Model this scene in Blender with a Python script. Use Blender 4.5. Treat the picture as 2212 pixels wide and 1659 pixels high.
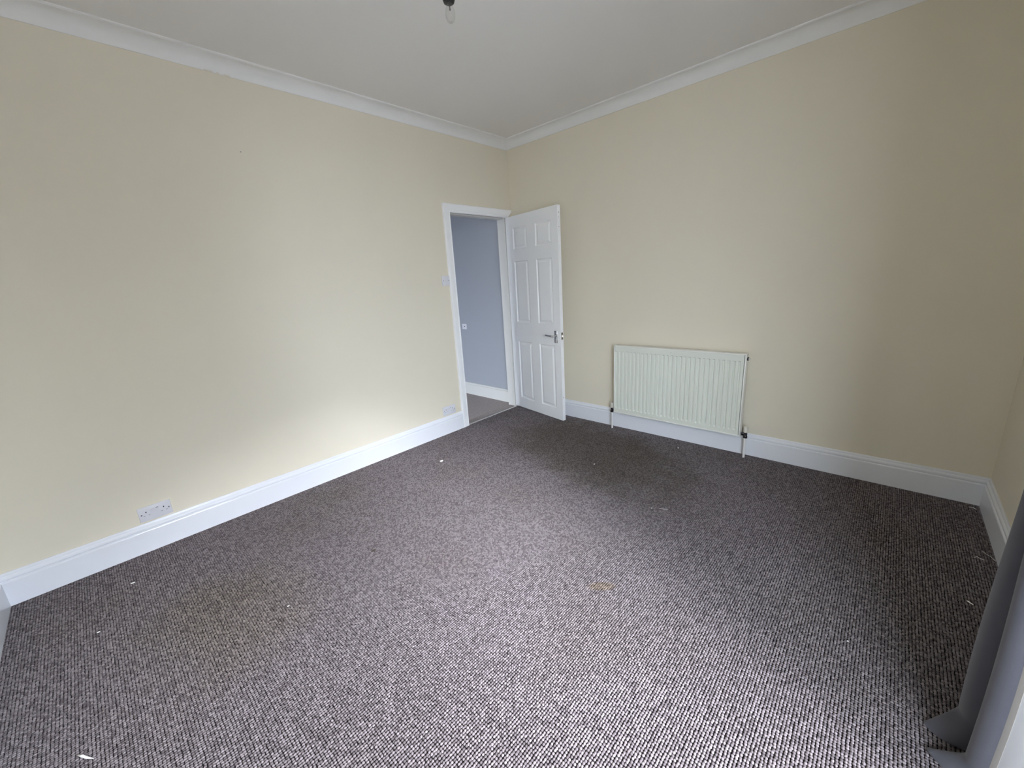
import bpy, bmesh, math, random
from mathutils import Vector, Matrix

random.seed(7)
sc = bpy.context.scene
C = sc.collection
for o in list(bpy.data.objects):
    bpy.data.objects.remove(o, do_unlink=True)

# ------------------------------------------------------------------ camera
W, L = 3.495, 3.783            # room: x 0..W, y -L..0
HC, H = 2.613, 2.690           # underside of coving, ceiling
cam_d = bpy.data.cameras.new('camera')
cam = bpy.data.objects.new('camera', cam_d)
C.objects.link(cam)
cam_d.sensor_fit = 'HORIZONTAL'
cam_d.sensor_width = 36.0
cam_d.lens = 868.474 / 2212 * 36.0
cam_d.clip_start = 0.02
R = ((0.7329207551705802, 0.6777189711349003, -0.05936465955464134),
     (-0.1292128000922551, 0.22434576603188228, 0.9659052901583502),
     (-0.6679305494828824, 0.7002613607985378, -0.2519976341953922))
m = Matrix.Identity(4)
for i in range(3):
    m[i][0] = R[0][i]; m[i][1] = R[1][i]; m[i][2] = -R[2][i]
    m[i][3] = (2.96968, -3.23896, 1.39207)[i]
cam.matrix_world = m
sc.camera = cam

# ------------------------------------------------------------------ light
# daylight comes through a canted bay in the wall x = W, just right of and behind the camera
WY0, WY1, WZ0, WZ1 = -3.66, -1.95, 0.50, 2.42      # mouth of the bay in y; sill and head of its lights
BAY = [(W, WY1), (W + 0.80, WY1 - 0.45), (W + 0.80, WY0 + 0.50), (W, WY0)]
SKY = 37.5
world = bpy.data.worlds.new('overcast_sky'); sc.world = world
world.use_nodes = True
nt = world.node_tree; nt.nodes.clear()
out = nt.nodes.new('ShaderNodeOutputWorld'); bg = nt.nodes.new('ShaderNodeBackground')
tc = nt.nodes.new('ShaderNodeTexCoord'); sep = nt.nodes.new('ShaderNodeSeparateXYZ')
ramp = nt.nodes.new('ShaderNodeValToRGB')
nt.links.new(tc.outputs['Generated'], sep.inputs[0]); nt.links.new(sep.outputs['Z'], ramp.inputs[0])
nt.links.new(ramp.outputs[0], bg.inputs[0]); nt.links.new(bg.outputs[0], out.inputs[0])
els = ramp.color_ramp.elements                      # overcast sky, more than twice as bright overhead as at the horizon
els[0].position = 0.0; els[0].color = (0.37, 0.405, 0.46, 1)
els[1].position = 1.0; els[1].color = (0.88, 0.975, 1.15, 1)
bg.inputs[1].default_value = SKY
for (ax, ay), (bx_, by_) in zip(BAY, BAY[1:]):
    u = Vector((bx_ - ax, by_ - ay, 0)); ln = u.length; u.normalize()
    nrm = Vector((-u.y, u.x, 0))                    # outwards
    pd = bpy.data.lights.new('window_portal', 'AREA'); pd.shape = 'RECTANGLE'
    pd.size = ln; pd.size_y = WZ1 - WZ0; pd.cycles.is_portal = True
    po = bpy.data.objects.new('window_portal', pd); C.objects.link(po)
    c_ = Vector(((ax + bx_) / 2, (ay + by_) / 2, (WZ0 + WZ1) / 2)) + nrm * 0.16
    po.matrix_world = Matrix(((-u.x, 0, nrm.x, c_.x), (-u.y, 0, nrm.y, c_.y), (0, 1, 0, c_.z), (0, 0, 0, 1)))

# bright part of the cloud layer where the sun stands behind it
sd = bpy.data.lights.new('veiled_sun', 'SUN'); sd.energy = 60.0; sd.angle = math.radians(52); sd.color = (0.97, 0.97, 1.06)
so = bpy.data.objects.new('veiled_sun', sd); C.objects.link(so)
so.rotation_euler = Vector((0.985 * math.cos(math.radians(47)), -0.17 * math.cos(math.radians(47)), math.sin(math.radians(47)))).to_track_quat('Z', 'Y').to_euler()

sc.view_settings.view_transform = 'Standard'
sc.view_settings.look = 'None'
sc.view_settings.exposure = 0.0
sc.view_settings.gamma = 1.0
sc.view_settings.use_curve_mapping = False
sc.cycles.use_denoising = True
sc.cycles.max_bounces = 14
sc.cycles.diffuse_bounces = 10
sc.cycles.glossy_bounces = 5
sc.cycles.transparent_max_bounces = 12
sc.cycles.sample_clamp_indirect = 8.0

# ------------------------------------------------------------------ materials
def srgb(r, g, b):
    f = lambda c: (c / 255 / 12.92) if c / 255 <= 0.04045 else ((c / 255 + 0.055) / 1.055) ** 2.4
    return (f(r), f(g), f(b), 1)

def mat(name, col, rough=0.5, metal=0.0, var=0.0, vscale=6.0, bump=0.0, bscale=200.0, spec=0.5, sheen=0.0):
    """Principled paint / metal / cloth with a little procedural mottling and grain."""
    M = bpy.data.materials.new(name); M.use_nodes = True
    t = M.node_tree; b = t.nodes['Principled BSDF']
    b.inputs['Base Color'].default_value = col
    b.inputs['Roughness'].default_value = rough
    b.inputs['Metallic'].default_value = metal
    b.inputs['Specular IOR Level'].default_value = spec
    if sheen: b.inputs['Sheen Weight'].default_value = sheen
    co = t.nodes.new('ShaderNodeTexCoord')
    if var:
        n = t.nodes.new('ShaderNodeTexNoise'); n.inputs['Scale'].default_value = vscale; n.inputs['Detail'].default_value = 5
        t.links.new(co.outputs['Object'], n.inputs['Vector'])
        mr = t.nodes.new('ShaderNodeMapRange'); mr.inputs[3].default_value = 1 - var; mr.inputs[4].default_value = 1 + var
        t.links.new(n.outputs['Fac'], mr.inputs[0])
        mx = t.nodes.new('ShaderNodeMix'); mx.data_type = 'RGBA'; mx.blend_type = 'MULTIPLY'; mx.inputs['Factor'].default_value = 1
        mx.inputs[6].default_value = col
        t.links.new(mr.outputs[0], mx.inputs[7]); t.links.new(mx.outputs[2], b.inputs['Base Color'])
    if bump:
        n2 = t.nodes.new('ShaderNodeTexNoise'); n2.inputs['Scale'].default_value = bscale; n2.inputs['Detail'].default_value = 3
        t.links.new(co.outputs['Object'], n2.inputs['Vector'])
        bp = t.nodes.new('ShaderNodeBump'); bp.inputs['Strength'].default_value = bump; bp.inputs['Distance'].default_value = 0.002
        t.links.new(n2.outputs['Fac'], bp.inputs['Height']); t.links.new(bp.outputs[0], b.inputs['Normal'])
    return M

M_wall = mat('cream_emulsion', (0.745, 0.695, 0.575, 1), 0.75, var=0.012, vscale=3, bump=0.08, bscale=90, spec=0.2)
M_hallwall = mat('pale_blue_emulsion', (0.345, 0.365, 0.395, 1), 0.75, bump=0.06, bscale=90, spec=0.2)
M_ceil = mat('ceiling_white', (0.82, 0.81, 0.795, 1), 0.85, var=0.01, vscale=2, bump=0.08, bscale=60, spec=0.2)
M_cove = mat('coving_white', (0.80, 0.80, 0.79, 1), 0.6, spec=0.3)
M_gloss = mat('white_gloss_paint', (0.78, 0.80, 0.845, 1), 0.22, var=0.012, vscale=9, bump=0.03, bscale=40)
M_satin = mat('white_satin_paint', (0.91, 0.92, 0.93, 1), 0.35, var=0.015, vscale=7, bump=0.04, bscale=60)
M_jamb = mat('off_white_frame_paint', (0.66, 0.655, 0.62, 1), 0.35, var=0.015, vscale=7)
M_plastic = mat('white_moulded_plastic', (0.70, 0.70, 0.74, 1), 0.3)
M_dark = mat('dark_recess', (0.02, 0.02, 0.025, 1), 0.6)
M_screw = mat('dull_screw_metal', (0.25, 0.25, 0.27, 1), 0.35, 0.9)
M_rad = mat('radiator_enamel', (0.72, 0.745, 0.67, 1), 0.35, var=0.01, vscale=5)
M_radedge = mat('radiator_edge_enamel', (0.80, 0.80, 0.75, 1), 0.3)
M_chrome = mat('polished_chrome', (0.78, 0.78, 0.80, 1), 0.08, 1.0)
M_steel = mat('worn_steel', (0.42, 0.38, 0.35, 1), 0.35, 1.0, var=0.3, vscale=60)
M_valve = mat('tarnished_valve_chrome', (0.22, 0.22, 0.24, 1), 0.2, 1.0)
M_cap = mat('ivory_plastic_cap', (0.66, 0.63, 0.55, 1), 0.45)
M_pipe = mat('white_painted_pipe', (0.80, 0.80, 0.79, 1), 0.3)
M_strip = mat('aluminium_threshold', (0.75, 0.74, 0.72, 1), 0.35, 0.9)
M_black = mat('black_bakelite', (0.012, 0.012, 0.012, 1), 0.35)
M_stem = mat('bulb_stem', (0.08, 0.07, 0.065, 1), 0.4, 0.5)
M_curtain = mat('slate_grey_velvet', (0.072, 0.072, 0.086, 1), 0.85, var=0.08, vscale=30, bump=0.25, bscale=700, spec=0.15, sheen=0.25)
M_base = mat('carpet_backing', (0.022, 0.019, 0.020, 1), 0.95, var=0.1, vscale=20, spec=0.05)
M_hallfloor = mat('hall_beige_carpet', (0.37, 0.325, 0.31, 1), 0.95, var=0.22, vscale=35, bump=0.9, bscale=260, spec=0.05)
M_ground = mat('asphalt', (0.07, 0.07, 0.072, 1), 0.9, var=0.2, vscale=2)
M_fluff = mat('white_fluff', (0.85, 0.84, 0.82, 1), 0.8)
M_crumbdark = mat('brown_crumb', (0.05, 0.04, 0.025, 1), 0.8)
M_frame = mat('white_window_frame', (0.80, 0.81, 0.82, 1), 0.3)
M_mark = mat('scuff_grey', (0.30, 0.30, 0.30, 1), 0.6)

M_glass = bpy.data.materials.new('window_glass'); M_glass.use_nodes = True
t = M_glass.node_tree; t.nodes.clear()
o_ = t.nodes.new('ShaderNodeOutputMaterial'); mx_ = t.nodes.new('ShaderNodeMixShader'); fr = t.nodes.new('ShaderNodeFresnel')
tr = t.nodes.new('ShaderNodeBsdfTransparent'); gl = t.nodes.new('ShaderNodeBsdfGlossy'); gl.inputs['Roughness'].default_value = 0.0
tr.inputs[0].default_value = (0.95, 0.96, 0.96, 1); fr.inputs[0].default_value = 1.45
t.links.new(fr.outputs[0], mx_.inputs[0]); t.links.new(tr.outputs[0], mx_.inputs[1]); t.links.new(gl.outputs[0], mx_.inputs[2]); t.links.new(mx_.outputs[0], o_.inputs[0])

# carpet yarn: each loop a slightly different greige, large soft patches of wear and soil
M_loop = bpy.data.materials.new('greige_loop_yarn'); M_loop.use_nodes = True
t = M_loop.node_tree; b = t.nodes['Principled BSDF']
b.inputs['Roughness'].default_value = 0.8; b.inputs['Specular IOR Level'].default_value = 0.25
oi = t.nodes.new('ShaderNodeObjectInfo'); cr = t.nodes.new('ShaderNodeValToRGB')
cr.color_ramp.elements[0].position = 0.0; cr.color_ramp.elements[0].color = (0.098, 0.083, 0.087, 1)
cr.color_ramp.elements[1].position = 1.0; cr.color_ramp.elements[1].color = (0.232, 0.203, 0.211, 1)
t.links.new(oi.outputs['Random'], cr.inputs[0])
ge = t.nodes.new('ShaderNodeNewGeometry'); no = t.nodes.new('ShaderNodeTexNoise'); no.inputs['Scale'].default_value = 1.7; no.inputs['Detail'].default_value = 3
t.links.new(ge.outputs['Position'], no.inputs['Vector'])
ms = t.nodes.new('ShaderNodeMapRange'); ms.inputs[1].default_value = 0.48; ms.inputs[2].default_value = 0.68; ms.inputs[3].default_value = 0; ms.inputs[4].default_value = 0.55
t.links.new(no.outputs['Fac'], ms.inputs[0])
mc = t.nodes.new('ShaderNodeMix'); mc.data_type = 'RGBA'; mc.blend_type = 'MULTIPLY'
mc.inputs[7].default_value = (0.90, 0.885, 0.82, 1)
t.links.new(ms.outputs[0], mc.inputs[0]); t.links.new(cr.outputs[0], mc.inputs[6])
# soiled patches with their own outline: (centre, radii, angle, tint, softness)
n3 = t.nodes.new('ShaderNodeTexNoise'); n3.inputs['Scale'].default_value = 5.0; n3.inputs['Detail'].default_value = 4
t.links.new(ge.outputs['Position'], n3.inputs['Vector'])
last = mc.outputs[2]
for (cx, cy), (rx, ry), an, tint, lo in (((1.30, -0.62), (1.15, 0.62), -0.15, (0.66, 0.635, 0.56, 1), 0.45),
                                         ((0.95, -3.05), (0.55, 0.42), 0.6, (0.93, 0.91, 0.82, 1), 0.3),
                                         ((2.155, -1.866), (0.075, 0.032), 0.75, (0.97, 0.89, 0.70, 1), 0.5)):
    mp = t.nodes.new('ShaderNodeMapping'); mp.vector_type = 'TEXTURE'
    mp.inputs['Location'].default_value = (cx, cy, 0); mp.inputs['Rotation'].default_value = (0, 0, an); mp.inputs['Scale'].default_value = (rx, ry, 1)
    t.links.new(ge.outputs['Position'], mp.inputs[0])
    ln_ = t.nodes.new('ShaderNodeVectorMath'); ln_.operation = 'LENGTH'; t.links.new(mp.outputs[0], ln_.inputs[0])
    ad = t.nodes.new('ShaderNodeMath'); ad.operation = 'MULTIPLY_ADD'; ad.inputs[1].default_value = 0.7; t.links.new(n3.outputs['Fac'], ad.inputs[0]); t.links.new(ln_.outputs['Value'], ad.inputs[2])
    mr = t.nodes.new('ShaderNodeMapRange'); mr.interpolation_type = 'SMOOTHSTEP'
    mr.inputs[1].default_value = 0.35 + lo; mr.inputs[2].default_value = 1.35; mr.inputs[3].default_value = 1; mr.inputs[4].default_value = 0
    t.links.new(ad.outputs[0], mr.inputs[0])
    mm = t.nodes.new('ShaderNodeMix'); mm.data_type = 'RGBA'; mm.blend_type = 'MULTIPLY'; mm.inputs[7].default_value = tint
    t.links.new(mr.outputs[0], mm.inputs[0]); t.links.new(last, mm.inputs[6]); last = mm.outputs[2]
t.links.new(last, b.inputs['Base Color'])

# ------------------------------------------------------------------ mesh helpers
def link(name, bm, material, parent=None, smooth=False, angle=None):
    me = bpy.data.meshes.new(name)
    bmesh.ops.recalc_face_normals(bm, faces=bm.faces)
    bm.to_mesh(me); bm.free()
    if material: me.materials.append(material)
    if smooth:
        for p in me.polygons: p.use_smooth = True
        if angle: me.set_sharp_from_angle(angle=math.radians(angle))
    o = bpy.data.objects.new(name, me); C.objects.link(o)
    if parent: o.parent = parent
    return o

def tag(o, label=None, cat=None, group=None, kind=None):
    if label: o['label'] = label
    if cat: o['category'] = cat
    if group: o['group'] = group
    if kind: o['kind'] = kind
    return o

def thing(name, loc, rz=0.0, **k):
    o = bpy.data.objects.new(name, None); C.objects.link(o)
    o.empty_display_size = 0.05
    o.location = loc; o.rotation_euler = (0, 0, rz)
    return tag(o, **k)

def box(bm, x0, x1, y0, y1, z0, z1, bev=0.0, seg=2):
    v = [bm.verts.new((x, y, z)) for x in (x0, x1) for y in (y0, y1) for z in (z0, z1)]
    fs = [bm.faces.new([v[i] for i in q]) for q in ((0, 1, 3, 2), (4, 6, 7, 5), (0, 4, 5, 1), (2, 3, 7, 6), (0, 2, 6, 4), (1, 5, 7, 3))]
    if bev:
        ed = list({e for f in fs for e in f.edges})
        bmesh.ops.bevel(bm, geom=ed, offset=bev, segments=seg, affect='EDGES', profile=0.5)

def cyl(bm, p0, p1, r0, r1=None, n=20, cap=True):
    p0, p1 = Vector(p0), Vector(p1); r1 = r0 if r1 is None else r1
    ax = (p1 - p0).normalized()
    a = ax.orthogonal().normalized(); b_ = ax.cross(a)
    rings = []
    for p, r in ((p0, r0), (p1, r1)):
        rings.append([bm.verts.new(p + r * (math.cos(2 * math.pi * k / n) * a + math.sin(2 * math.pi * k / n) * b_)) for k in range(n)])
    for k in range(n):
        bm.faces.new((rings[0][k], rings[0][(k + 1) % n], rings[1][(k + 1) % n], rings[1][k]))
    if cap:
        bm.faces.new(rings[0]); bm.faces.new(rings[1])

def lathe(bm, prof, origin=(0, 0, 0), n=32):
    """profile of (r, z) about the vertical through origin; r = 0 ends close to a point"""
    ox, oy, oz = origin; rings = []
    for r, z in prof:
        if r < 1e-6: rings.append([bm.verts.new((ox, oy, oz + z))])
        else: rings.append([bm.verts.new((ox + r * math.cos(2 * math.pi * k / n), oy + r * math.sin(2 * math.pi * k / n), oz + z)) for k in range(n)])
    for A, B in zip(rings, rings[1:]):
        for k in range(n):
            q = [A[k % len(A)], A[(k + 1) % len(A)], B[(k + 1) % len(B)], B[k % len(B)]]
            q = [x for i, x in enumerate(q) if x not in q[:i]]
            if len(q) > 2: bm.faces.new(q)

def sweep(bm, prof, path, closed_prof=True, cap=True):
    """prof: list of (t, z); path: list of functions point(t,z) giving the profile at each station"""
    rings = [[bm.verts.new(f(a, c)) for a, c in prof] for f in path]
    n = len(prof)
    for A, B in zip(rings, rings[1:]):
        for k in range(n if closed_prof else n - 1):
            bm.faces.new((A[k], A[(k + 1) % n], B[(k + 1) % n], B[k]))
    if cap and closed_prof:
        bm.faces.new(rings[0]); bm.faces.new(rings[-1])

def tube(bm, pts, r, n=8, taper=None):
    pts = [Vector(p) for p in pts]; rings = []
    for i, p in enumerate(pts):
        d = (pts[min(i + 1, len(pts) - 1)] - pts[max(i - 1, 0)]).normalized()
        a = d.orthogonal().normalized(); b_ = d.cross(a)
        rr = r if taper is None else r * taper[i]
        rings.append([bm.verts.new(p + rr * (math.cos(2 * math.pi * k / n) * a + math.sin(2 * math.pi * k / n) * b_)) for k in range(n)])
    for A, B in zip(rings, rings[1:]):
        best = min(range(n), key=lambda s: sum((A[k].co - B[(k + s) % n].co).length for k in range(n)))
        for k in range(n):
            bm.faces.new((A[k], A[(k + 1) % n], B[(k + 1 + best) % n], B[(k + best) % n]))
    bm.faces.new(rings[0]); bm.faces.new(rings[-1])

def slab_with_hole(bm, f, u0, u1, v0, v1, hole, t):
    """a wall slab in (u, v) of thickness t with one rectangular hole; f(u, v, w) -> point"""
    us, vs = [u0, hole[0], hole[1], u1], [v0, hole[2], hole[3], v1]
    us = sorted(set(us)); vs = sorted(set(vs))
    for w in (0, t):
        for i in range(len(us) - 1):
            for j in range(len(vs) - 1):
                if us[i] >= hole[0] and us[i + 1] <= hole[1] and vs[j] >= hole[2] and vs[j + 1] <= hole[3]: continue
                bm.faces.new([bm.verts.new(f(u, v, w)) for u, v in ((us[i], vs[j]), (us[i + 1], vs[j]), (us[i + 1], vs[j + 1]), (us[i], vs[j + 1]))])
    def side(a, b_):
        bm.faces.new([bm.verts.new(f(*a, 0)), bm.verts.new(f(*b_, 0)), bm.verts.new(f(*b_, t)), bm.verts.new(f(*a, t))])
    foot = [((u0, v0), (hole[0], v0)), ((hole[1], v0), (u1, v0))] if hole[2] <= v0 else [((u0, v0), (u1, v0))]
    for a, b_ in foot + [((u1, v0), (u1, v1)), ((u1, v1), (u0, v1)), ((u0, v1), (u0, v0))]: side(a, b_)
    h = hole
    for a, b_ in (((h[0], h[2]), (h[1], h[2])), ((h[1], h[2]), (h[1], h[3])), ((h[1], h[3]), (h[0], h[3])), ((h[0], h[3]), (h[0], h[2]))):
        if a[0] == b_[0] and a[0] in (u0, u1): continue
        if a[1] == b_[1] and a[1] in (v0, v1): continue
        side(a, b_)
    bmesh.ops.remove_doubles(bm, verts=bm.verts, dist=1e-5)

# ------------------------------------------------------------------ room shell
DY0, DY1, DZ = -0.800, -0.050, 1.998          # door opening in the left wall
HX = -1.30                                    # far side of the hall
bm = bmesh.new(); slab_with_hole(bm, lambda u, v, w: (-w, u, v), -L - 0.15, 0.0, 0.0, H, (DY0 - 0.01, DY1 + 0.01, 0.0, DZ + 0.01), 0.12)
tag(link('wall_left', bm, M_wall), kind='structure', label='plain cream wall on the left with the open doorway', cat='wall')
bm = bmesh.new(); box(bm, -0.12, W + 0.10, 0.0, 0.15, 0, H)
tag(link('wall_right', bm, M_wall), kind='structure', label='plain cream wall behind the radiator and the open door', cat='wall')
bm = bmesh.new(); slab_with_hole(bm, lambda u, v, w: (W + w, u, v), -L - 0.15, 0.0, 0.0, H, (WY0, WY1, 0.0, 2.50), 0.10)
tag(link('wall_window', bm, M_wall), kind='structure', label='cream wall at the right edge behind the grey curtain', cat='wall')
bm = bmesh.new(); box(bm, 0.0, W, -L - 0.15, -L, 0, H)
tag(link('wall_near', bm, M_wall), kind='structure', label='wall at the far left edge beside the corner of the white skirting', cat='wall')
bm = bmesh.new(); box(bm, -0.12, W + 0.10, -L - 0.15, 0.15, H, H + 0.12)
tag(link('ceiling', bm, M_ceil), kind='structure', label='flat grey-white ceiling framed by the coving', cat='ceiling')

for (y, z, r_) in ((-2.345, 2.222, 0.006),):
    bm = bmesh.new(); cyl(bm, (0.0, y, z), (0.0008, y, z), r_ * 0.6, n=10); o = link('nail_hole', bm, M_mark, bpy.data.objects['wall_left']); tag(o, 'small grey nail hole')
# floor: dark backing with a real loop pile on it
bm = bmesh.new(); box(bm, 0.0, W, -L, 0.0, -0.12, -0.0062)
floor = tag(link('floor', bm, M_base), kind='structure', label='grey-brown loop pile carpet covering the whole room floor', cat='floor')

PITCH = 0.0094
def pile_points():
    vs = []
    ny = int(L / PITCH); nx = int(W / PITCH)
    for i in range(nx):
        x = (i + 0.5) * PITCH
        for j in range(ny):
            y = -(j + 0.5) * PITCH
            vs.append((x + random.uniform(-0.0010, 0.0010), y + random.uniform(-0.0010, 0.0010), -0.0040 + random.uniform(-0.0008, 0.0006)))
    return vs
me = bpy.data.meshes.new('carpet_pile')
me.from_pydata(pile_points(), [], [])
pile = bpy.data.objects.new('carpet_pile', me); C.objects.link(pile); pile.parent = floor; pile['kind'] = 'stuff'
ng = bpy.data.node_groups.new('loop_pile', 'GeometryNodeTree')
ng.interface.new_socket('Geometry', in_out='INPUT', socket_type='NodeSocketGeometry')
ng.interface.new_socket('Geometry', in_out='OUTPUT', socket_type='NodeSocketGeometry')
gi = ng.nodes.new('NodeGroupInput'); go = ng.nodes.new('NodeGroupOutput')
ico = ng.nodes.new('GeometryNodeMeshIcoSphere'); ico.inputs['Radius'].default_value = 0.0046; ico.inputs['Subdivisions'].default_value = 2
tf = ng.nodes.new('GeometryNodeTransform'); tf.inputs['Scale'].default_value = (1.0, 1.04, 0.88)
ss = ng.nodes.new('GeometryNodeSetShadeSmooth'); sm = ng.nodes.new('GeometryNodeSetMaterial'); sm.inputs['Material'].default_value = M_loop
ip = ng.nodes.new('GeometryNodeInstanceOnPoints')
rs = ng.nodes.new('FunctionNodeRandomValue'); rs.data_type = 'FLOAT_VECTOR'
rs.inputs[0].default_value = (0.88, 0.88, 0.85); rs.inputs[1].default_value = (1.10, 1.14, 1.12)
rr = ng.nodes.new('FunctionNodeRandomValue'); rr.data_type = 'FLOAT_VECTOR'
rr.inputs[0].default_value = (-0.25, -0.25, -0.5); rr.inputs[1].default_value = (0.25, 0.25, 0.5); rr.inputs['Seed'].default_value = 5
lk = ng.links.new
lk(ico.outputs[0], tf.inputs[0]); lk(tf.outputs[0], ss.inputs[0]); lk(ss.outputs[0], sm.inputs[0]); lk(sm.outputs[0], ip.inputs['Instance'])
lk(gi.outputs[0], ip.inputs['Points']); lk(rs.outputs[0], ip.inputs['Scale']); lk(rr.outputs[0], ip.inputs['Rotation']); lk(ip.outputs[0], go.inputs[0])
md = pile.modifiers.new('loops', 'NODES'); md.node_group = ng

# skirting boards, mitred at the corners
SK = [(0, 0), (0.020, 0), (0.020, 0.1235), (0.0185, 0.1275), (0.0125, 0.1295), (0.0120, 0.1325), (0.0155, 0.1365), (0.0165, 0.1415),
      (0.0150, 0.1480), (0.0105, 0.1535), (0.0085, 0.1560), (0.0085, 0.1590), (0.0065, 0.1660), (0.0045, 0.1690), (0, 0.1690)]
def skirting(name, path, label):
    bm = bmesh.new(); sweep(bm, SK, path)
    return tag(link(name, bm, M_gloss), kind='structure', label=label, cat='skirting board')
skirting('baseboard_left', [lambda a, z: (a, -L + a, z), lambda a, z: (a, -0.868, z)], 'long white moulded skirting board along the left wall')
skirting('baseboard_right', [lambda a, z: (a, -a, z), lambda a, z: (W - a, -a, z)], 'white moulded skirting board running under the radiator')
skirting('baseboard_window', [lambda a, z: (W - a, -a, z), lambda a, z: (W - a, WY1 + 0.02, z)], 'white skirting board at the right edge going behind the curtain')
skirting('baseboard_near', [lambda a, z: (a, -L + a, z), lambda a, z: (W - a, -L + a, z)], 'glossy white skirting board sliver at the left edge')

# coving: a plaster cove with a small fillet against the ceiling
CV = [(0, 0), (0.004, 0), (0.006, 0.006)] + [(0.068 - 0.062 * math.cos(math.radians(a)), 0.006 + 0.060 * math.sin(math.radians(a))) for a in range(10, 90, 10)] + \
     [(0.068, 0.0665), (0.071, 0.0665), (0.0785, 0.0705), (0.0785, 0.077), (0, 0.077)]
def coving(name, path, label):
    bm = bmesh.new(); sweep(bm, [(a, HC + z) for a, z in CV], path)
    return tag(link(name, bm, M_cove, smooth=True, angle=25), kind='structure', label=label, cat='coving')
coving('trim_1', [lambda a, z: (a, -L + a, z), lambda a, z: (a, -a, z)], 'white plaster coving above the left wall')
coving('trim_2', [lambda a, z: (a, -a, z), lambda a, z: (W - a, -a, z)], 'white plaster coving above the wall with the radiator')
coving('trim_3', [lambda a, z: (W - a, -a, z), lambda a, z: (W - a, -L + a, z)], 'white plaster coving above the window wall')
coving('trim_4', [lambda a, z: (W - a, -L + a, z), lambda a, z: (a, -L + a, z)], 'white plaster coving above the near wall')

for y0, y1 in ((-2.445, -2.405), (-2.352, -2.322), (-2.388, -2.375)):
    bm = bmesh.new(); box(bm, 0.0042, 0.0072, y0, y1, HC + 0.0005, HC + 0.0050, 0.0008, 1)
    tag(link('paint_smudge', bm, M_wall, bpy.data.objects['trim_1']), 'cream wall paint smudged onto the coving edge')

# ------------------------------------------------------------------ hall beyond the doorway
HY = -4.6
bm = bmesh.new(); box(bm, HX, -0.12, HY, 0.004, -0.12, 0.0)
tag(link('floor_hall', bm, M_hallfloor), kind='structure', label='plain beige-grey hall carpet seen through the doorway', cat='floor')
bm = bmesh.new(); box(bm, HX - 0.1, -0.1205, 0.004, 0.15, -0.02, H)
tag(link('wall_hall', bm, M_hallwall), kind='structure', label='pale blue-grey hall wall seen through the doorway', cat='wall')
bm = bmesh.new(); box(bm, HX - 0.12, HX, HY - 0.12, 0.004, 0, H)
tag(link('wall_hall_side', bm, M_hallwall), kind='structure', label='blue-grey side wall of the hall, hidden by the door frame', cat='wall')
bm = bmesh.new(); box(bm, -0.135, -0.1205, HY, DY0 - 0.06, 0, H)
tag(link('wall_hall_inner', bm, M_hallwall), kind='structure', label='blue-grey hall face of the wall around the doorway', cat='wall')
bm = bmesh.new(); box(bm, HX - 0.12, -0.12, HY - 0.12, 0.15, H, H + 0.12)
tag(link('ceiling_hall', bm, M_ceil), kind='structure', label='hall ceiling', cat='ceiling')
bm = bmesh.new(); slab_with_hole(bm, lambda u, v, w: (u, HY - w, v), HX, -0.12, 0.0, H, (HX + 0.12, -0.24, 0.0, 2.25), 0.12)
tag(link('wall_hall_end', bm, M_hallwall), kind='structure', label='far end wall of the hall with the entrance opening', cat='wall')
HK = [(0, 0), (0.018, 0), (0.018, 0.124), (0.0165, 0.128), (0.011, 0.130), (0.011, 0.133), (0.014, 0.137), (0.011, 0.143), (0.006, 0.147), (0, 0.148)]
bm = bmesh.new(); sweep(bm, HK, [lambda a, z: (HX, 0.004 - a, z), lambda a, z: (-0.1215, 0.004 - a, z)])
tag(link('baseboard_hall', bm, M_jamb), kind='structure', label='white skirting board on the hall wall seen through the doorway', cat='skirting board')

# ------------------------------------------------------------------ door frame
fr_ = thing('door_frame', (0, (DY0 + DY1) / 2, 0), label='white painted door frame with moulded architrave in the left wall', cat='door frame')
def in_frame(name, bm, material, **k):
    o = link(name, bm, material, **k); o.parent = fr_; o.matrix_parent_inverse = Matrix.Translation((0, -(DY0 + DY1) / 2, 0)); return o
# architrave profile: a = distance outwards from the opening edge, t = thickness off the wall
AP = [(0.0, 0), (0.0, 0.012), (0.003, 0.0155), (0.010, 0.0165), (0.015, 0.0140), (0.019, 0.0140), (0.024, 0.0165), (0.050, 0.0205), (0.064, 0.0215), (0.071, 0.0195), (0.074, 0.015), (0.074, 0)]
AI, AZ = DY0 + 0.006, DZ - 0.006
bm = bmesh.new(); sweep(bm, AP, [lambda a, t_: (t_, AI - a, 0.0), lambda a, t_: (t_, AI - a, AZ + a)])
in_frame('architrave', bm, M_satin)
bm = bmesh.new(); sweep(bm, AP, [lambda a, t_: (t_, AI - a, AZ + a), lambda a, t_: (t_, min(-0.002, DY1 - 0.006 + a), AZ + a)])
in_frame('architrave', bm, M_satin)
bm = bmesh.new(); sweep(bm, [(min(a, 0.046), t_) for a, t_ in AP[:-2]] + [(0.046, 0.0)], [lambda a, t_: (t_, DY1 - 0.0 + a, 0.0), lambda a, t_: (t_, DY1 - 0.0 + a, AZ)])
in_frame('architrave', bm, M_satin)
bm = bmesh.new(); box(bm, -0.1205, 0.0, DY0 - 0.0095, DY0, 0, DZ + 0.0095)
in_frame('jamb', bm, M_jamb)
bm = bmesh.new(); box(bm, -0.1205, 0.0, DY1, DY1 + 0.0095, 0, DZ + 0.0095)
in_frame('jamb', bm, M_jamb)
bm = bmesh.new(); box(bm, -0.1205, 0.0, DY0, DY1, DZ, DZ + 0.0095)
in_frame('head', bm, M_jamb)
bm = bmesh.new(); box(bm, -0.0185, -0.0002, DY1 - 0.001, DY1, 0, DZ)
in_frame('hinge_gap_shade', bm, M_dark)  # thin dark strip painting in the shadow of the hinge gap
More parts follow.
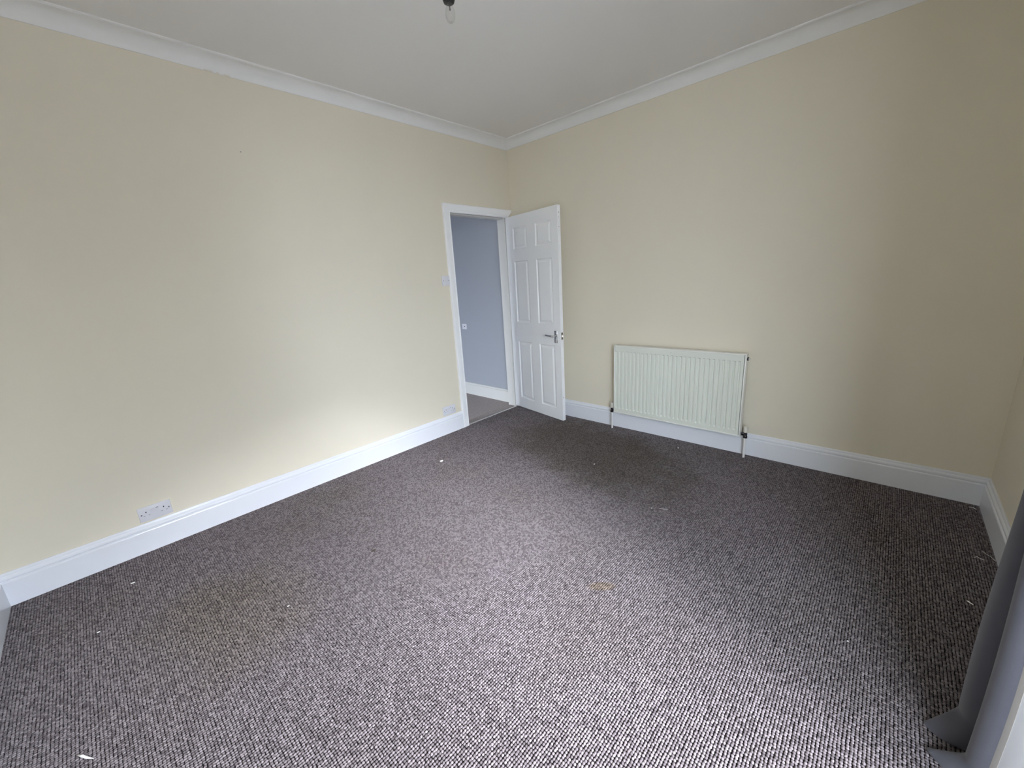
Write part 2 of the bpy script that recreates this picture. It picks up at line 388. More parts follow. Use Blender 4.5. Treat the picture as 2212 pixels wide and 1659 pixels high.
bm = bmesh.new(); box(bm, -0.1200, -0.0185, DY1 - 0.026, DY1, 0, DZ, 0.0012, 1)
in_frame('door_stop', bm, M_jamb)
bm = bmesh.new(); box(bm, -0.1200, -0.040, DY0, DY0 + 0.013, 0, DZ, 0.0012, 1)
in_frame('door_stop', bm, M_jamb)
bm = bmesh.new(); box(bm, -0.1200, -0.040, DY0 + 0.013, DY1 - 0.026, DZ - 0.013, DZ, 0.0012, 1)
in_frame('door_stop', bm, M_jamb)

bm = bmesh.new(); box(bm, -0.12, 0.0, DY0, DY1, -0.12, -0.010)
tag(link('floor_threshold', bm, M_dark), kind='structure', label='dark gap between the two carpets in the doorway', cat='floor')
bm = bmesh.new(); box(bm, -0.12, -0.0285, DY0 + 0.013, DY1 - 0.027, -0.010, 0.000, 0.002, 1)
tag(link('floor_doorway', bm, M_hallfloor), kind='structure', label='edge of the beige hall carpet in the doorway', cat='floor')
bm = bmesh.new()
sweep(bm, [(-0.016, -0.010), (-0.016, 0.0005), (-0.013, 0.0028), (-0.007, 0.0036), (-0.001, 0.0028), (0.002, -0.001), (0.002, -0.010)],
      [lambda a, z: (a, DY0, z), lambda a, z: (a, DY1, z)])
tag(link('threshold_strip', bm, M_strip, smooth=True, angle=40), 'thin pale metal threshold strip across the doorway floor', 'threshold strip')

# ------------------------------------------------------------------ door leaf (open into the room)
ANG = -0.180032
door = thing('door_1', (-0.0131, -0.0636, 0.012), ANG, label='open white six-panel door with a chrome lever handle', cat='door', kind='structure')
DW, DH, DT = 0.762, 1.981, 0.035
cols = [(0.110, 0.332), (0.452, 0.676)]; rows = [(0.110, 0.742), (0.940, 1.552), (1.665, 1.872)]
bm = bmesh.new()
us = sorted({0, DW, *[c for p in cols for c in p]}); vs_ = sorted({0, DH, *[c for p in rows for c in p]})
for w in (0, DT):
    for i in range(len(us) - 1):
        for j in range(len(vs_) - 1):
            if (us[i], us[i + 1]) in cols and (vs_[j], vs_[j + 1]) in rows: continue
            bm.faces.new([bm.verts.new((u, w, v)) for u, v in ((us[i], vs_[j]), (us[i + 1], vs_[j]), (us[i + 1], vs_[j + 1]), (us[i], vs_[j + 1]))])
for a, c in (((0, 0), (DW, 0)), ((DW, 0), (DW, DH)), ((DW, DH), (0, DH)), ((0, DH), (0, 0))):
    bm.faces.new([bm.verts.new((a[0], 0, a[1])), bm.verts.new((c[0], 0, c[1])), bm.verts.new((c[0], DT, c[1])), bm.verts.new((a[0], DT, a[1]))])
bmesh.ops.remove_doubles(bm, verts=bm.verts, dist=1e-5)
edges = [e for e in bm.edges if len(e.link_faces) == 2 and abs(e.link_faces[0].normal.dot(e.link_faces[1].normal)) < 0.1]
bmesh.ops.recalc_face_normals(bm, faces=bm.faces)
bmesh.ops.bevel(bm, geom=edges, offset=0.0015, segments=2, affect='EDGES')
link('leaf', bm, M_satin, door)
def panel_mesh(u0, u1, v0, v1):
    """raised and fielded panel: ogee moulding down from the face, flat, bevel up to the field; both faces"""
    bm = bmesh.new()
    for face in (0, 1):
        steps = [(0.0, 0.0), (0.004, 0.0015), (0.007, 0.0050), (0.012, 0.0068), (0.017, 0.0070), (0.022, 0.0062), (0.036, 0.0018), (0.040, 0.0012)]
        rings = []
        for ins, dep in steps:
            y = dep if face == 0 else DT - dep
            rings.append([bm.verts.new((u, y, v)) for u, v in ((u0 + ins, v0 + ins), (u1 - ins, v0 + ins), (u1 - ins, v1 - ins), (u0 + ins, v1 - ins))])
        for A, B in zip(rings, rings[1:]):
            for k in range(4): bm.faces.new((A[k], A[(k + 1) % 4], B[(k + 1) % 4], B[k]))
        bm.faces.new(rings[-1])
    return bm
for c in cols:
    for r in rows:
        link('panel', panel_mesh(*c, *r), M_satin, door)
# lever handles on backplates, front and back
def handle(side):
    s = -1 if side == 0 else 1
    y0 = 0 if side == 0 else DT
    bm = bmesh.new()
    PU0, PU1, PZ0, PZ1 = 0.683, 0.722, 0.768, 0.885
    box(bm, PU0, PU1, min(y0, y0 + s * 0.008), max(y0, y0 + s * 0.008), PZ0, PZ1, 0.003, 3)
    o = link('handle_plate', bm, M_chrome, door, True, 30); tag(o, 'polished chrome backplate')
    bm = bmesh.new()
    cyl(bm, (0.7025, y0 + s * 0.008, 0.838), (0.7025, y0 + s * 0.020, 0.838), 0.011, 0.010)
    cyl(bm, (0.7025, y0 + s * 0.020, 0.838), (0.7025, y0 + s * 0.046, 0.838), 0.0085, 0.0085)
    tube(bm, [(0.711, y0 + s * 0.046, 0.837), (0.700, y0 + s * 0.047, 0.838), (0.680, y0 + s * 0.048, 0.838), (0.650, y0 + s * 0.047, 0.838), (0.620, y0 + s * 0.045, 0.839),
              (0.600, y0 + s * 0.044, 0.841), (0.592, y0 + s * 0.043, 0.841)], 0.0098, 14, (0.8, 1.05, 1.1, 0.95, 0.85, 0.85, 0.55))
    lv = link('lever', bm, M_chrome, o, True, 45)
    bm = bmesh.new()
    box(bm, 0.688, 0.717, min(y0 + s * 0.008, y0 + s * 0.013), max(y0 + s * 0.008, y0 + s * 0.013), 0.773, 0.815, 0.0024, 2)
    link('plate_boss', bm, M_chrome, o, True, 30)
    for u in (0.692, 0.713):
        bm = bmesh.new(); cyl(bm, (u, y0 + s * 0.008, 0.872), (u, y0 + s * 0.0092, 0.872), 0.0035, n=14)
        link('screw', bm, M_screw, o)
handle(0); handle(1)
bm = bmesh.new(); box(bm, DW - 0.0005, DW + 0.0012, 0.006, 0.030, 0.803, 0.870, 0.0004, 1)
lp = link('latch_plate', bm, M_steel, door)
for z in (0.812, 0.861):
    bm = bmesh.new(); cyl(bm, (DW + 0.001, 0.018, z), (DW + 0.0022, 0.018, z), 0.0042, n=12); link('screw', bm, M_dark, lp)
bm = bmesh.new()
v = [bm.verts.new(p) for p in ((DW + 0.001, 0.012, 0.828), (DW + 0.001, 0.024, 0.828), (DW + 0.010, 0.024, 0.828), (DW + 0.001, 0.012, 0.845), (DW + 0.001, 0.024, 0.845), (DW + 0.010, 0.024, 0.845))]
for q in ((0, 1, 2), (3, 5, 4), (0, 2, 5, 3), (1, 4, 5, 2), (0, 3, 4, 1)): bm.faces.new([v[i] for i in q])
link('latch_bolt', bm, M_steel, lp)
for z in (0.20, 1.02, 1.76):
    bm = bmesh.new(); cyl(bm, (-0.004, DT + 0.002, z), (-0.004, DT + 0.002, z + 0.076), 0.0045, n=14)
    box(bm, -0.0015, -0.0002, 0.004, DT, z, z + 0.076)
    link('hinge', bm, M_steel, door, True, 40)
# worn spots on the door edge and face
for u, z, r in ((0.215, 0.902, 0.004), (0.222, 0.870, 0.0022)):
    bm = bmesh.new(); cyl(bm, (u, 0.0, z), (u + 0.001, -0.0004, z + 0.0005), r, n=10); tag(link('scuff', bm, M_mark, door), 'small grey chip in the white paint')
for z, r in ((1.918, 0.005), (1.80, 0.004), (1.88, 0.003), (0.235, 0.004)):
    bm = bmesh.new(); cyl(bm, (DW, 0.016, z), (DW + 0.0004, 0.016, z), r, n=10); tag(link('scuff', bm, M_mark, door), 'grey scuff on the door edge')

# ------------------------------------------------------------------ radiator
RX0, RX1, RZ0, RZ1 = 1.236, 2.268, 0.169, 0.784
RYF, RYB = -0.106, -0.050
rad = thing('radiator', ((RX0 + RX1) / 2, -0.05, 0.0), label='cream ribbed panel radiator on the right-hand wall', cat='radiator')
RP = Matrix.Translation((-(RX0 + RX1) / 2, 0.05, 0))
def in_rad(name, bm, material, parent=None, **k):
    o = link(name, bm, material, **k)
    if parent is None: o.parent = rad; o.matrix_parent_inverse = RP
    else: o.parent = parent
    return o
# front panel: 29 pressed vertical channels between flat bands
NF = 29
GX0 = 1.2437
pitch = 0.03454
def rib(u):
    """depth of the pressing at u in pitches: raised waterway, sharp groove between"""
    f = abs(((u % 1.0) - 0.5) * 2)          # 1 at the groove, 0 mid-rib
    return f
bm = bmesh.new()
sect = []
for k in range(NF):
    x = GX0 + k * pitch
    for fr0, dep in ((0.02, 0.0), (0.24, 0.0012), (0.34, 0.0060), (0.58, 0.0110), (0.66, 0.0118), (0.70, 0.0)):
        sect.append((x + fr0 * pitch, dep))
zs = [(RZ0 + 0.008, 0), (0.2080, 0), (0.2110, 0.25), (0.2200, 1), (0.7270, 1), (0.7315, 0.35), (0.7325, 0), (RZ1 - 0.008, 0)]
grid = []
xs = [(RX0 + 0.0115, 0.006), (RX0 + 0.0115, 0.0)] + sect + [(RX1 - 0.0135, 0.0), (RX1 - 0.0135, 0.006)]
for z, on in zs:
    grid.append([bm.verts.new((x, RYF + dep * (on if 1 < i_ < len(xs) - 2 else 1), z)) for i_, (x, dep) in enumerate(xs)])
for A, B in zip(grid, grid[1:]):
    for k in range(len(A) - 1): bm.faces.new((A[k], A[k + 1], B[k + 1], B[k]))
in_rad('front_panel', bm, M_rad)
# rolled rim round the panel and the casing behind it
def rim(name, x0, x1, z0, z1):
    bm = bmesh.new(); box(bm, x0, x1, RYF - 0.003, RYB, z0, z1, 0.003, 2); return in_rad(name, bm, M_radedge, smooth=True, angle=35)
rim('top_rail', RX0, RX1, RZ1 - 0.0085, RZ1)
rim('bottom_rail', RX0, RX1, RZ0, RZ0 + 0.0085)
rim('side_panel', RX0, RX0 + 0.0085, RZ0 + 0.006, RZ1 - 0.006)
rim('side_panel', RX1 - 0.0105, RX1, RZ0 + 0.006, RZ1 - 0.006)
bm = bmesh.new(); box(bm, RX0 + 0.01, RX1 - 0.01, RYB - 0.004, RYB, RZ0 + 0.008, RZ1 - 0.008)
in_rad('back_panel', bm, M_radedge)
for x in (RX0 + 0.16, RX1 - 0.16):
    bm = bmesh.new(); box(bm, x - 0.02, x + 0.02, RYB, -0.001, 0.25, 0.70, 0.002, 1); in_rad('wall_bracket', bm, M_radedge)
bm = bmesh.new(); cyl(bm, (RX1 - 0.001, -0.078, 0.748), (RX1 + 0.009, -0.078, 0.748), 0.0125, n=20)
bv = in_rad('bleed_valve', bm, M_dark)
tag(bv, 'dark bleed plug')
bm = bmesh.new(); cyl(bm, (RX1 + 0.009, -0.078, 0.748), (RX1 + 0.016, -0.078, 0.748), 0.0105, 0.009, n=20)
in_rad('bleed_cap', bm, M_cap, smooth=True, angle=40)
bm = bmesh.new(); cyl(bm, (1.735, RYF - 0.0032, 0.757), (1.735, RYF + 0.001, 0.757), 0.0022, n=8); in_rad('paint_chip', bm, M_mark)
def valve(x, s):
    y, z = -0.078, 0.186
    bm = bmesh.new()
    cyl(bm, (x, y, z - 0.024), (x, y, z + 0.016), 0.0125, n=18)
    cyl(bm, (x, y, z - 0.030), (x, y, z - 0.014), 0.0150, n=6)
    cyl(bm, (x, y, z), (x - s * 0.030, y, z), 0.0105, n=16)
    cyl(bm, (x - s * 0.012, y, z), (x - s * 0.024, y, z), 0.0150, n=6)
    vb = in_rad('valve_body', bm, M_valve, smooth=True, angle=30)
    bm = bmesh.new(); lathe(bm, [(0, 0.058), (0.0125, 0.058), (0.0150, 0.055), (0.0160, 0.020), (0.0152, 0.014), (0, 0.014)], (x, y, z), 20)
    in_rad('valve_cap', bm, M_cap, smooth=True, angle=40)
    bm = bmesh.new(); cyl(bm, (x, y, z - 0.030), (x, y + 0.004, -0.004), 0.0078, n=16)
    in_rad('pipe', bm, M_pipe, smooth=True, angle=40)
valve(RX0 - 0.032, -1); valve(RX1 + 0.030, 1)

# ------------------------------------------------------------------ sockets and switches
def plate_parts(root, w, h, d=0.009):
    bm = bmesh.new(); box(bm, 0.0003, d, -w / 2, w / 2, 0, h, 0.0022, 2)
    return link('face_plate', bm, M_plastic, root, True, 30)
def slot(root, name, y, z, w, h, material, x=0.009, d=0.0006):
    bm = bmesh.new(); box(bm, x - 0.0005, x + d, y - w / 2, y + w / 2, z - h / 2, z + h / 2); return link(name, bm, material, root)
def dot(root, name, y, z, r, material, x=0.009, d=0.0006):
    bm = bmesh.new(); cyl(bm, (x - 0.0005, y, z), (x + d, y, z), r, n=14); return link(name, bm, material, root)
def double_socket(y, z, label):
    r = thing('wall_socket', (0, y, z), label=label, cat='socket', group='double sockets on the left wall')
    p = plate_parts(r, 0.146, 0.086)
    for s in (-1, 1):
        dot(r, 'screw', s * 0.0605, 0.043, 0.0040, M_screw)
        slot(r, 'earth_hole', s * 0.039, 0.0545, 0.0048, 0.0078, M_dark)
        for e in (-0.011, 0.011):
            slot(r, 'pin_hole', s * 0.039 + e, 0.0335, 0.0075, 0.0045, M_plasticshade)
        bm = bmesh.new()
        sweep(bm, [(0.0085, 0.040), (0.0098, 0.040), (0.0128, 0.066), (0.0085, 0.068)], [lambda a, zz: (a, s * 0.0105 - 0.0085, zz), lambda a, zz: (a, s * 0.0105 + 0.0085, zz)])
        k = link('rocker_switch', bm, M_plastic, r)
    slot(r, 'indicator_mark', 0.0105, 0.0655, 0.010, 0.0024, M_dark, 0.0125)
    return r
M_plasticshade = mat('socket_shutter_grey', (0.40, 0.40, 0.44, 1), 0.5)
double_socket(-3.1735, 0.179, 'white double wall socket just above the skirting, lower left of the photo')
double_socket(-1.0170, 0.180, 'white double wall socket just above the skirting beside the door frame')
r = thing('light_switch', (0, -0.9070, 1.370), label='white single light switch on the left wall beside the door frame', cat='light switch')
plate_parts(r, 0.086, 0.086)
for s in (-1, 1): dot(r, 'screw', s * 0.0302, 0.043, 0.0040, M_screw)
bm = bmesh.new(); sweep(bm, [(0.0085, 0.030), (0.0125, 0.030), (0.0095, 0.056), (0.0085, 0.056)], [lambda a, z: (a, -0.007, z), lambda a, z: (a, 0.007, z)])
link('rocker_switch', bm, M_plastic, r)
r = thing('hall_socket', (-0.866, 0.004, 0.828), -math.pi / 2, label='small white outlet plate on the blue-grey hall wall', cat='socket')
plate_parts(r, 0.080, 0.066); slot(r, 'outlet_hole', 0.006, 0.036, 0.014, 0.012, M_dark); slot(r, 'lower_slot', -0.004, 0.012, 0.012, 0.004, M_plasticshade)

# ------------------------------------------------------------------ pendant lamp holder with a clear bulb
PX, PY, PZ = 1.743, -2.146, 2.300
pen = thing('pendant_light', (PX, PY, H), label='black pendant lamp holder with a clear candle bulb at the top edge', cat='pendant light')
bm = bmesh.new(); lathe(bm, [(0, 0), (0.045, 0), (0.045, -0.006), (0.036, -0.020), (0.012, -0.030), (0, -0.030)]); link('ceiling_rose', bm, M_plastic, pen, True, 40)
bm = bmesh.new(); tube(bm, [(0, 0, -0.028), (0.001, 0, -0.15), (0, 0, PZ - H + 0.075)], 0.0035, 10); link('cord', bm, M_black, pen, True)
bm = bmesh.new(); lathe(bm, [(0, 0.080), (0.006, 0.080), (0.011, 0.068), (0.0165, 0.055), (0.0175, 0.030), (0.0205, 0.028), (0.0205, 0.012), (0.0175, 0.004), (0.0100, 0.0), (0, 0.0)], (0, 0, PZ - H))
link('lamp_holder', bm, M_black, pen, True, 40)
M_bulb = bpy.data.materials.new('clear_bulb_glass'); M_bulb.use_nodes = True
t = M_bulb.node_tree; t.nodes.clear()
o_ = t.nodes.new('ShaderNodeOutputMaterial'); mx_ = t.nodes.new('ShaderNodeMixShader'); fr = t.nodes.new('ShaderNodeFresnel')
tr = t.nodes.new('ShaderNodeBsdfTransparent'); gl = t.nodes.new('ShaderNodeBsdfGlossy'); gl.inputs['Roughness'].default_value = 0.02
tr.inputs[0].default_value = (0.955, 0.955, 0.95, 1)
lw = t.nodes.new('ShaderNodeLayerWeight'); lw.inputs['Blend'].default_value = 0.12
t.links.new(lw.outputs['Facing'], mx_.inputs[0]); t.links.new(tr.outputs[0], mx_.inputs[1]); t.links.new(gl.outputs[0], mx_.inputs[2]); t.links.new(mx_.outputs[0], o_.inputs[0])
bm = bmesh.new(); lathe(bm, [(0.009, 0.004), (0.0105, -0.006), (0.0145, -0.018), (0.0165, -0.030), (0.0155, -0.041), (0.0110, -0.051), (0.0060, -0.0555), (0, -0.057)], (0.004, -0.002, PZ - H), 40)
bulb = link('bulb', bm, M_bulb, pen, True); tag(bulb, 'clear glass candle bulb')
bm = bmesh.new(); tube(bm, [(0.002, 0, PZ - H), (0.002, 0, PZ - H - 0.009), (0.0025, 0, PZ - H - 0.018)], 0.0030, 10, (1.2, 0.6, 0.8)); link('filament_stem', bm, M_stem, bulb, True)

# ------------------------------------------------------------------ curtain
def catmull(P, n=8):
    o = []
    for i in range(len(P) - 1):
        p0, p1, p2, p3 = P[max(i - 1, 0)], P[i], P[i + 1], P[min(i + 2, len(P) - 1)]
        for k in range(n):
            u = k / n
            o.append(tuple(0.5 * ((2 * p1[d]) + (-p0[d] + p2[d]) * u + (2 * p0[d] - 5 * p1[d] + 4 * p2[d] - p3[d]) * u * u + (-p0[d] + 3 * p1[d] - 3 * p2[d] + p3[d]) * u ** 3) for d in (0, 1)))
    return o + [P[-1]]
# plan of the bunched curtain (upright part) and of its hem where it breaks on the carpet
UP = [(3.455, -1.500), (3.400, -1.510), (3.345, -1.560), (3.350, -1.615), (3.420, -1.640), (3.380, -1.660), (3.318, -1.664), (3.280, -1.686), (3.275, -1.712), (3.290, -1.745), (3.335, -1.765), (3.385, -1.785),
      (3.345, -1.815), (3.295, -1.835), (3.274, -1.858), (3.273, -1.882), (3.286, -1.899), (3.304, -1.902), (3.318, -1.890)]
HEM = [(3.455, -1.500), (3.395, -1.510), (3.330, -1.555), (3.340, -1.615), (3.420, -1.645), (3.360, -1.675), (3.275, -1.695), (3.212, -1.742), (3.214, -1.766), (3.255, -1.785), (3.322, -1.778), (3.380, -1.795),
       (3.335, -1.825), (3.275, -1.832), (3.213, -1.838), (3.221, -1.862), (3.272, -1.902), (3.304, -1.906), (3.320, -1.894)]
up, hem = catmull(UP), catmull(HEM)
def curtain_sheet(bm, A, B, thick, ztop, nz, breakz):
    n = len(A); rows_ = []
    zl = [0.004, 0.009, 0.014, 0.019, 0.025, 0.031, 0.038, 0.046, 0.055, 0.066, 0.08] + [0.08 + (ztop - 0.08) * k / nz for k in range(1, nz + 1)]
    for z in zl:
        f = max(0.0, 1 - (z - 0.004) / breakz) ** 1.1
        sway = 0.006 * math.sin(z * 5.0)
        rows_.append([Vector((a[0] * (1 - f) + c[0] * f + sway * (1 - f) * math.sin(a[1] * 19) , a[1] * (1 - f) + c[1] * f, z)) for i, (a, c) in enumerate(zip(A, B))])
    vr = [[bm.verts.new(p) for p in r_] for r_ in rows_]
    for P, Q in zip(vr, vr[1:]):
        for i in range(n - 1): bm.faces.new((P[i], P[i + 1], Q[i + 1], Q[i]))
cur = thing('curtain', (3.38, -1.70, 0.0), label='slate grey lined curtain gathered beside the window, pooling on the carpet', cat='curtain')
CPI = Matrix.Translation((-3.38, 1.70, 0))
bm = bmesh.new(); curtain_sheet(bm, up, hem, 0.002, 2.52, 36, 0.060)
o = link('drape', bm, M_curtain, cur, True); o.matrix_parent_inverse = CPI
md = o.modifiers.new('thickness', 'SOLIDIFY'); md.thickness = 0.003; md.offset = 0
M_lining = bpy.data.materials.new('sheer_white_lining'); M_lining.use_nodes = True
t = M_lining.node_tree; t.nodes.clear()
o_ = t.nodes.new('ShaderNodeOutputMaterial'); mx_ = t.nodes.new('ShaderNodeMixShader'); df = t.nodes.new('ShaderNodeBsdfDiffuse'); tl = t.nodes.new('ShaderNodeBsdfTranslucent')
wv = t.nodes.new('ShaderNodeTexNoise'); wv.inputs['Scale'].default_value = 25; co = t.nodes.new('ShaderNodeTexCoord'); mr = t.nodes.new('ShaderNodeMapRange')
mr.inputs[3].default_value = 0.40; mr.inputs[4].default_value = 0.50
df.inputs[0].default_value = (0.80, 0.81, 0.83, 1); tl.inputs[0].default_value = (0.62, 0.64, 0.67, 1)
t.links.new(co.outputs['Object'], wv.inputs['Vector']); t.links.new(wv.outputs['Fac'], mr.inputs[0]); t.links.new(mr.outputs[0], mx_.inputs[0])
t.links.new(df.outputs[0], mx_.inputs[1]); t.links.new(tl.outputs[0], mx_.inputs[2]); t.links.new(mx_.outputs[0], o_.inputs[0])
M_hem = mat('folded_lining_hem', (0.34, 0.325, 0.30, 1), 0.8, bump=0.1, bscale=900)
LUP = catmull([(3.312, -1.914), (3.330, -1.940), (3.362, -1.972), (3.400, -1.985), (3.440, -2.020), (3.468, -2.060)])
HUP = catmull([(3.300, -1.897), (3.305, -1.905), (3.312, -1.914)])
bm = bmesh.new(); curtain_sheet(bm, LUP, LUP, 0.002, 2.51, 36, 0.060)
o = link('lining', bm, M_lining, cur, True); o.matrix_parent_inverse = CPI; tag(o, 'sheer white lining of the curtain, lit through by the window')
bm = bmesh.new(); curtain_sheet(bm, HUP, HUP, 0.002, 2.51, 36, 0.060)
o = link('hem', bm, M_hem, cur, True); o.matrix_parent_inverse = CPI; tag(o, 'folded beige edge of the lining')
md = o.modifiers.new('thickness', 'SOLIDIFY'); md.thickness = 0.002; md.offset = 0
pole = thing('curtain_pole', (W - 0.09, -2.6, 2.56), label='plain metal curtain pole above the window', cat='curtain pole')
bm = bmesh.new(); cyl(bm, (0, -1.05, 0), (0, 1.20, 0), 0.013, n=18); link('rod', bm, M_steel, pole, True, 40)
for y in (-1.0, 0.05, 1.15):
    bm = bmesh.new(); box(bm, -0.006, 0.0895, y - 0.008, y + 0.008, -0.012, 0.012, 0.002, 1); link('bracket', bm, M_steel, pole)
for k, y in enumerate((0.72, 0.78, 0.84, 0.90, 0.96, 1.02, 1.08)):
    bm = bmesh.new()
    tube(bm, [(0.020 * math.cos(a * math.pi / 8), y, 0.020 * math.sin(a * math.pi / 8) - 0.006) for a in range(17)], 0.0025, 8); link('ring', bm, M_steel, pole, True)

# ------------------------------------------------------------------ bay window (right of and behind the camera, the room's daylight)
def at_seg(o, ax, ay, ang):
    o.location = (ax, ay, 0); o.rotation_euler = (0, 0, ang); return o
bm = bmesh.new(); bm.faces.new([bm.verts.new((x, y, -0.0055)) for x, y in BAY[::-1]])
tag(link('floor_bay', bm, mat('bay_carpet', (0.115, 0.10, 0.104, 1), 0.95, var=0.25, vscale=120, bump=0.8, bscale=300, spec=0.05)), kind='structure', label='carpeted floor of the bay behind the camera', cat='floor')
bm = bmesh.new()
fp = [bm.verts.new((x, y, 2.50)) for x, y in [(W + 0.10, WY1 + 0.15), (W + 0.95, WY1 - 0.32), (W + 0.95, WY0 + 0.37), (W + 0.10, WY0 - 0.15)]]
ex = bmesh.ops.extrude_face_region(bm, geom=[bm.faces.new(fp)])
for v in ex['geom']:
    if isinstance(v, bmesh.types.BMVert): v.co.z += 0.15
tag(link('ceiling_bay', bm, M_ceil), kind='structure', label='low ceiling of the bay behind the camera', cat='ceiling')
for n_, ((ax, ay), (bx_, by_)) in enumerate(zip(BAY, BAY[1:])):
    ln = math.hypot(bx_ - ax, by_ - ay); an = math.atan2(by_ - ay, bx_ - ax)
    where = ('nearest the curtain', 'in the middle of the bay', 'nearest the near wall')[n_]
    # local frame: x along the segment, y outwards
    bm = bmesh.new(); box(bm, 0, ln, 0, 0.20, -0.05, WZ0); box(bm, 0, ln, 0, 0.20, WZ1, 2.499)
    at_seg(tag(link(f'wall_bay_{n_ + 1}', bm, M_wall), kind='structure', label='cream bay wall below and above the light ' + where, cat='wall'), ax, ay, an)
    wn = at_seg(thing(f'window_{n_ + 1}', (0, 0, 0), label='white framed window ' + where, cat='window', kind='structure'), ax, ay, an)
    def wbox(name, x0, x1, z0, z1, material=M_frame, y0=0.10, y1=0.16, bev=0.006):
        bm = bmesh.new(); box(bm, x0, x1, y0, y1, z0, z1, bev, 2); return link(name, bm, material, wn)
    F = 0.05
    wbox('frame', 0, ln, WZ0, WZ0 + F); wbox('frame', 0, ln, WZ1 - F, WZ1); wbox('frame', 0, F, WZ0 + F, WZ1 - F); wbox('frame', ln - F, ln, WZ0 + F, WZ1 - F)
    wbox('transom', F, ln - F, 1.88, 1.93)
    wbox('pane', F, ln - F, WZ0 + F, 1.88, M_glass, 0.128, 0.132, 0); wbox('pane', F, ln - F, 1.93, WZ1 - F, M_glass, 0.128, 0.132, 0)
    bm = bmesh.new(); box(bm, 0.0, ln, -0.03, 0.10, WZ0 - 0.001, WZ0 + 0.022, 0.006, 2); link('sill', bm, M_gloss, wn)

bm = bmesh.new(); box(bm, -60, 80, -70, 70, -0.6, -0.45)
tag(link('ground', bm, M_ground), kind='structure', label='asphalt street outside the house', cat='ground')
bm = bmesh.new(); box(bm, W + 0.1, W + 5.0, -9, 6, -0.46, -0.42)  # unseen pale strip, added to bounce daylight onto the ceiling
tag(link('bounce_yard', bm, mat('pale_bounce_paving', (0.20, 0.197, 0.19, 1), 0.9, var=0.15, vscale=3)), kind='structure', label='unseen pale paving below the bay, added to bounce daylight up', cat='paving')

# unseen row added across the street: it hides the low sky from the bay, but stops short towards -y
M_brick = bpy.data.materials.new('red_brick'); M_brick.use_nodes = True
t = M_brick.node_tree; b = t.nodes['Principled BSDF']; bt = t.nodes.new('ShaderNodeTexBrick'); co = t.nodes.new('ShaderNodeTexCoord'); mp = t.nodes.new('ShaderNodeMapping')
mp.inputs['Rotation'].default_value = (math.pi / 2, 0, math.pi / 2)
bt.inputs['Scale'].default_value = 4.4; bt.inputs['Color1'].default_value = (0.13, 0.065, 0.05, 1); bt.inputs['Color2'].default_value = (0.17, 0.08, 0.06, 1); bt.inputs['Mortar'].default_value = (0.18, 0.17, 0.16, 1)
t.links.new(co.outputs['Object'], mp.inputs[0]); t.links.new(mp.outputs[0], bt.inputs['Vector']); t.links.new(bt.outputs['Color'], b.inputs['Base Color']); b.inputs['Roughness'].default_value = 0.9
M_slate = mat('roof_slate', (0.07, 0.075, 0.085, 1), 0.6, var=0.2, vscale=3)
M_panes = mat('dark_panes', (0.03, 0.035, 0.04, 1), 0.05)
HXD = W + 16.0
row = thing('sky_block_row', (HXD, 12.0, -0.45), label='unseen low brick row with a slate roof, added to hide the low sky', cat='building', kind='structure')
bm = bmesh.new(); box(bm, 0, 8, -16, 30, 0, 2.9); link('brick_wall', bm, M_brick, row)
bm = bmesh.new(); sweep(bm, [(-0.35, 2.85), (4.0, 4.9), (8.35, 2.85), (8.35, 2.7), (-0.35, 2.7)], [lambda a, z: (a, -16.2, z), lambda a, z: (a, 30.2, z)]); link('roof', bm, M_slate, row)
for k in range(9):
    y = -13.5 + 5 * k
    for z0 in (0.9,):
        bm = bmesh.new(); box(bm, -0.06, 0.02, y - 0.7, y + 0.7, z0, z0 + 1.4, 0.01, 1); f_ = link('window', bm, M_frame, row)
        for sy in (-0.35, 0.35):
            bm = bmesh.new(); box(bm, -0.07, -0.055, y + sy - 0.29, y + sy + 0.29, z0 + 0.08, z0 + 1.32); link('pane', bm, M_panes, f_)
    bm = bmesh.new(); box(bm, -0.08, 0.02, y + 1.5, y + 2.4, 0.1, 2.2, 0.01, 1); link('front_door', bm, M_slate, row)

# ------------------------------------------------------------------ bits on the carpet
def thread(pts, r, label, material=None, taper=None, name='thread', cat='thread'):
    x0 = sum(p[0] for p in pts) / len(pts); y0 = sum(p[1] for p in pts) / len(pts)
    bm = bmesh.new(); tube(bm, [(p[0] - x0, p[1] - y0, p[2]) for p in pts], r, 8, taper)
    o = link(name, bm, material or M_fluff, None, True); o.location = (x0, y0, 0); return tag(o, label, cat)
def crumb(x, y, r, label, material=None, sc_=(1, 1, 0.6), name='fluff', cat='fluff'):
    bm = bmesh.new(); bmesh.ops.create_icosphere(bm, subdivisions=2, radius=r)
    for v in bm.verts:
        v.co *= 1 + random.uniform(-0.18, 0.18); v.co = Vector((v.co.x * sc_[0], v.co.y * sc_[1], v.co.z * sc_[2]))
    o = link(name, bm, material or M_fluff, None, True); o.location = (x, y, r * sc_[2] * 0.7); return tag(o, label, cat)
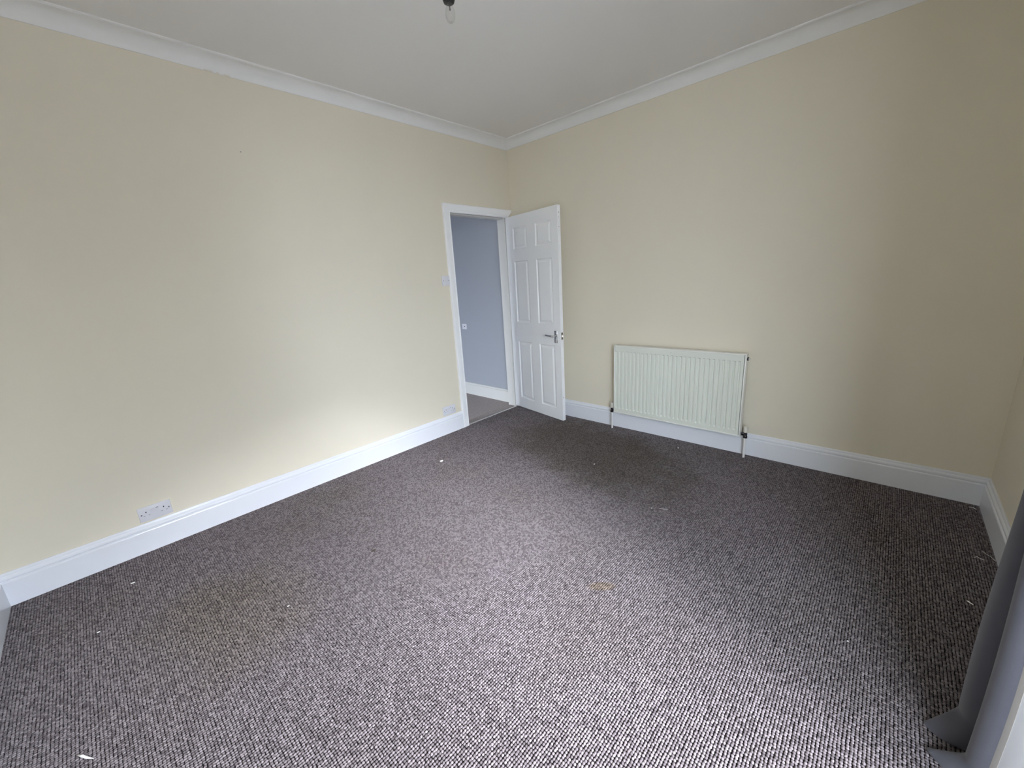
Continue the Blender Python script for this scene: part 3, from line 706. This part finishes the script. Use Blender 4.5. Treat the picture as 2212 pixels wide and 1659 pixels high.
thread([(1.245, -3.547, 0.003), (1.262, -3.536, 0.004), (1.278, -3.527, 0.003), (1.298, -3.512, 0.002)], 0.0042, 'white paper sliver on the carpet at the bottom left', None, (0.3, 1.0, 0.8, 0.15), 'paper_sliver', 'paper')
crumb(0.460, -1.488, 0.0100, 'white fluff lump on the carpet in front of the door frame', None, (0.7, 1.5, 0.7))
crumb(1.472, -0.820, 0.005, 'tiny white speck on the carpet midway between door and radiator', None, (0.7, 1.5, 0.6))
crumb(1.856, -0.185, 0.0055, 'white crumb on the carpet below the radiator')
thread([(3.405, -0.632, 0.003), (3.413, -0.622, 0.006), (3.424, -0.630, 0.004), (3.436, -0.628, 0.003)], 0.0011, 'white curled thread on the carpet near the right skirting')
thread([(3.436, -0.548, 0.004), (3.443, -0.570, 0.006), (3.460, -0.585, 0.004), (3.472, -0.612, 0.003)], 0.0007, 'fine pale hair against the right skirting foot')
thread([(3.352, -1.012, 0.003), (3.354, -1.019, 0.006), (3.360, -1.025, 0.006), (3.368, -1.026, 0.003)], 0.0024, 'short white lint curl on the dark carpet near the curtain', None, (0.5, 1, 1, 0.5))
thread([(2.098, -1.108, 0.003), (2.120, -1.098, 0.004), (2.140, -1.085, 0.003)], 0.0010, 'white pin-like fibre on the carpet at the centre right', None, (0.5, 0.8, 1.6))
crumb(2.060, -1.128, 0.0028, 'white dot on the carpet left of the pin-like fibre')
crumb(1.064, -2.415, 0.0085, 'dark brown crumb on the carpet in the left middle', M_crumbdark, (0.6, 1.4, 0.6), 'crumb', 'crumb')
crumb(0.298, -3.342, 0.0055, 'white speck on the carpet near the lower left skirting', None, (0.6, 1.6, 0.5))
crumb(0.598, -3.478, 0.0040, 'white speck on the carpet at the far left', None, (0.6, 1.5, 0.5))
crumb(1.113, -2.870, 0.0034, 'white speck on the carpet left of the centre, near the brown crumb', None, (0.6, 1.6, 0.5))
crumb(3.010, -1.540, 0.0030, 'white speck on the carpet at the edge of the curtain shadow')
thread([(3.432, -0.072, 0.003), (3.446, -0.070, 0.005), (3.458, -0.082, 0.003)], 0.0014, 'pale lint in the far right corner of the carpet')
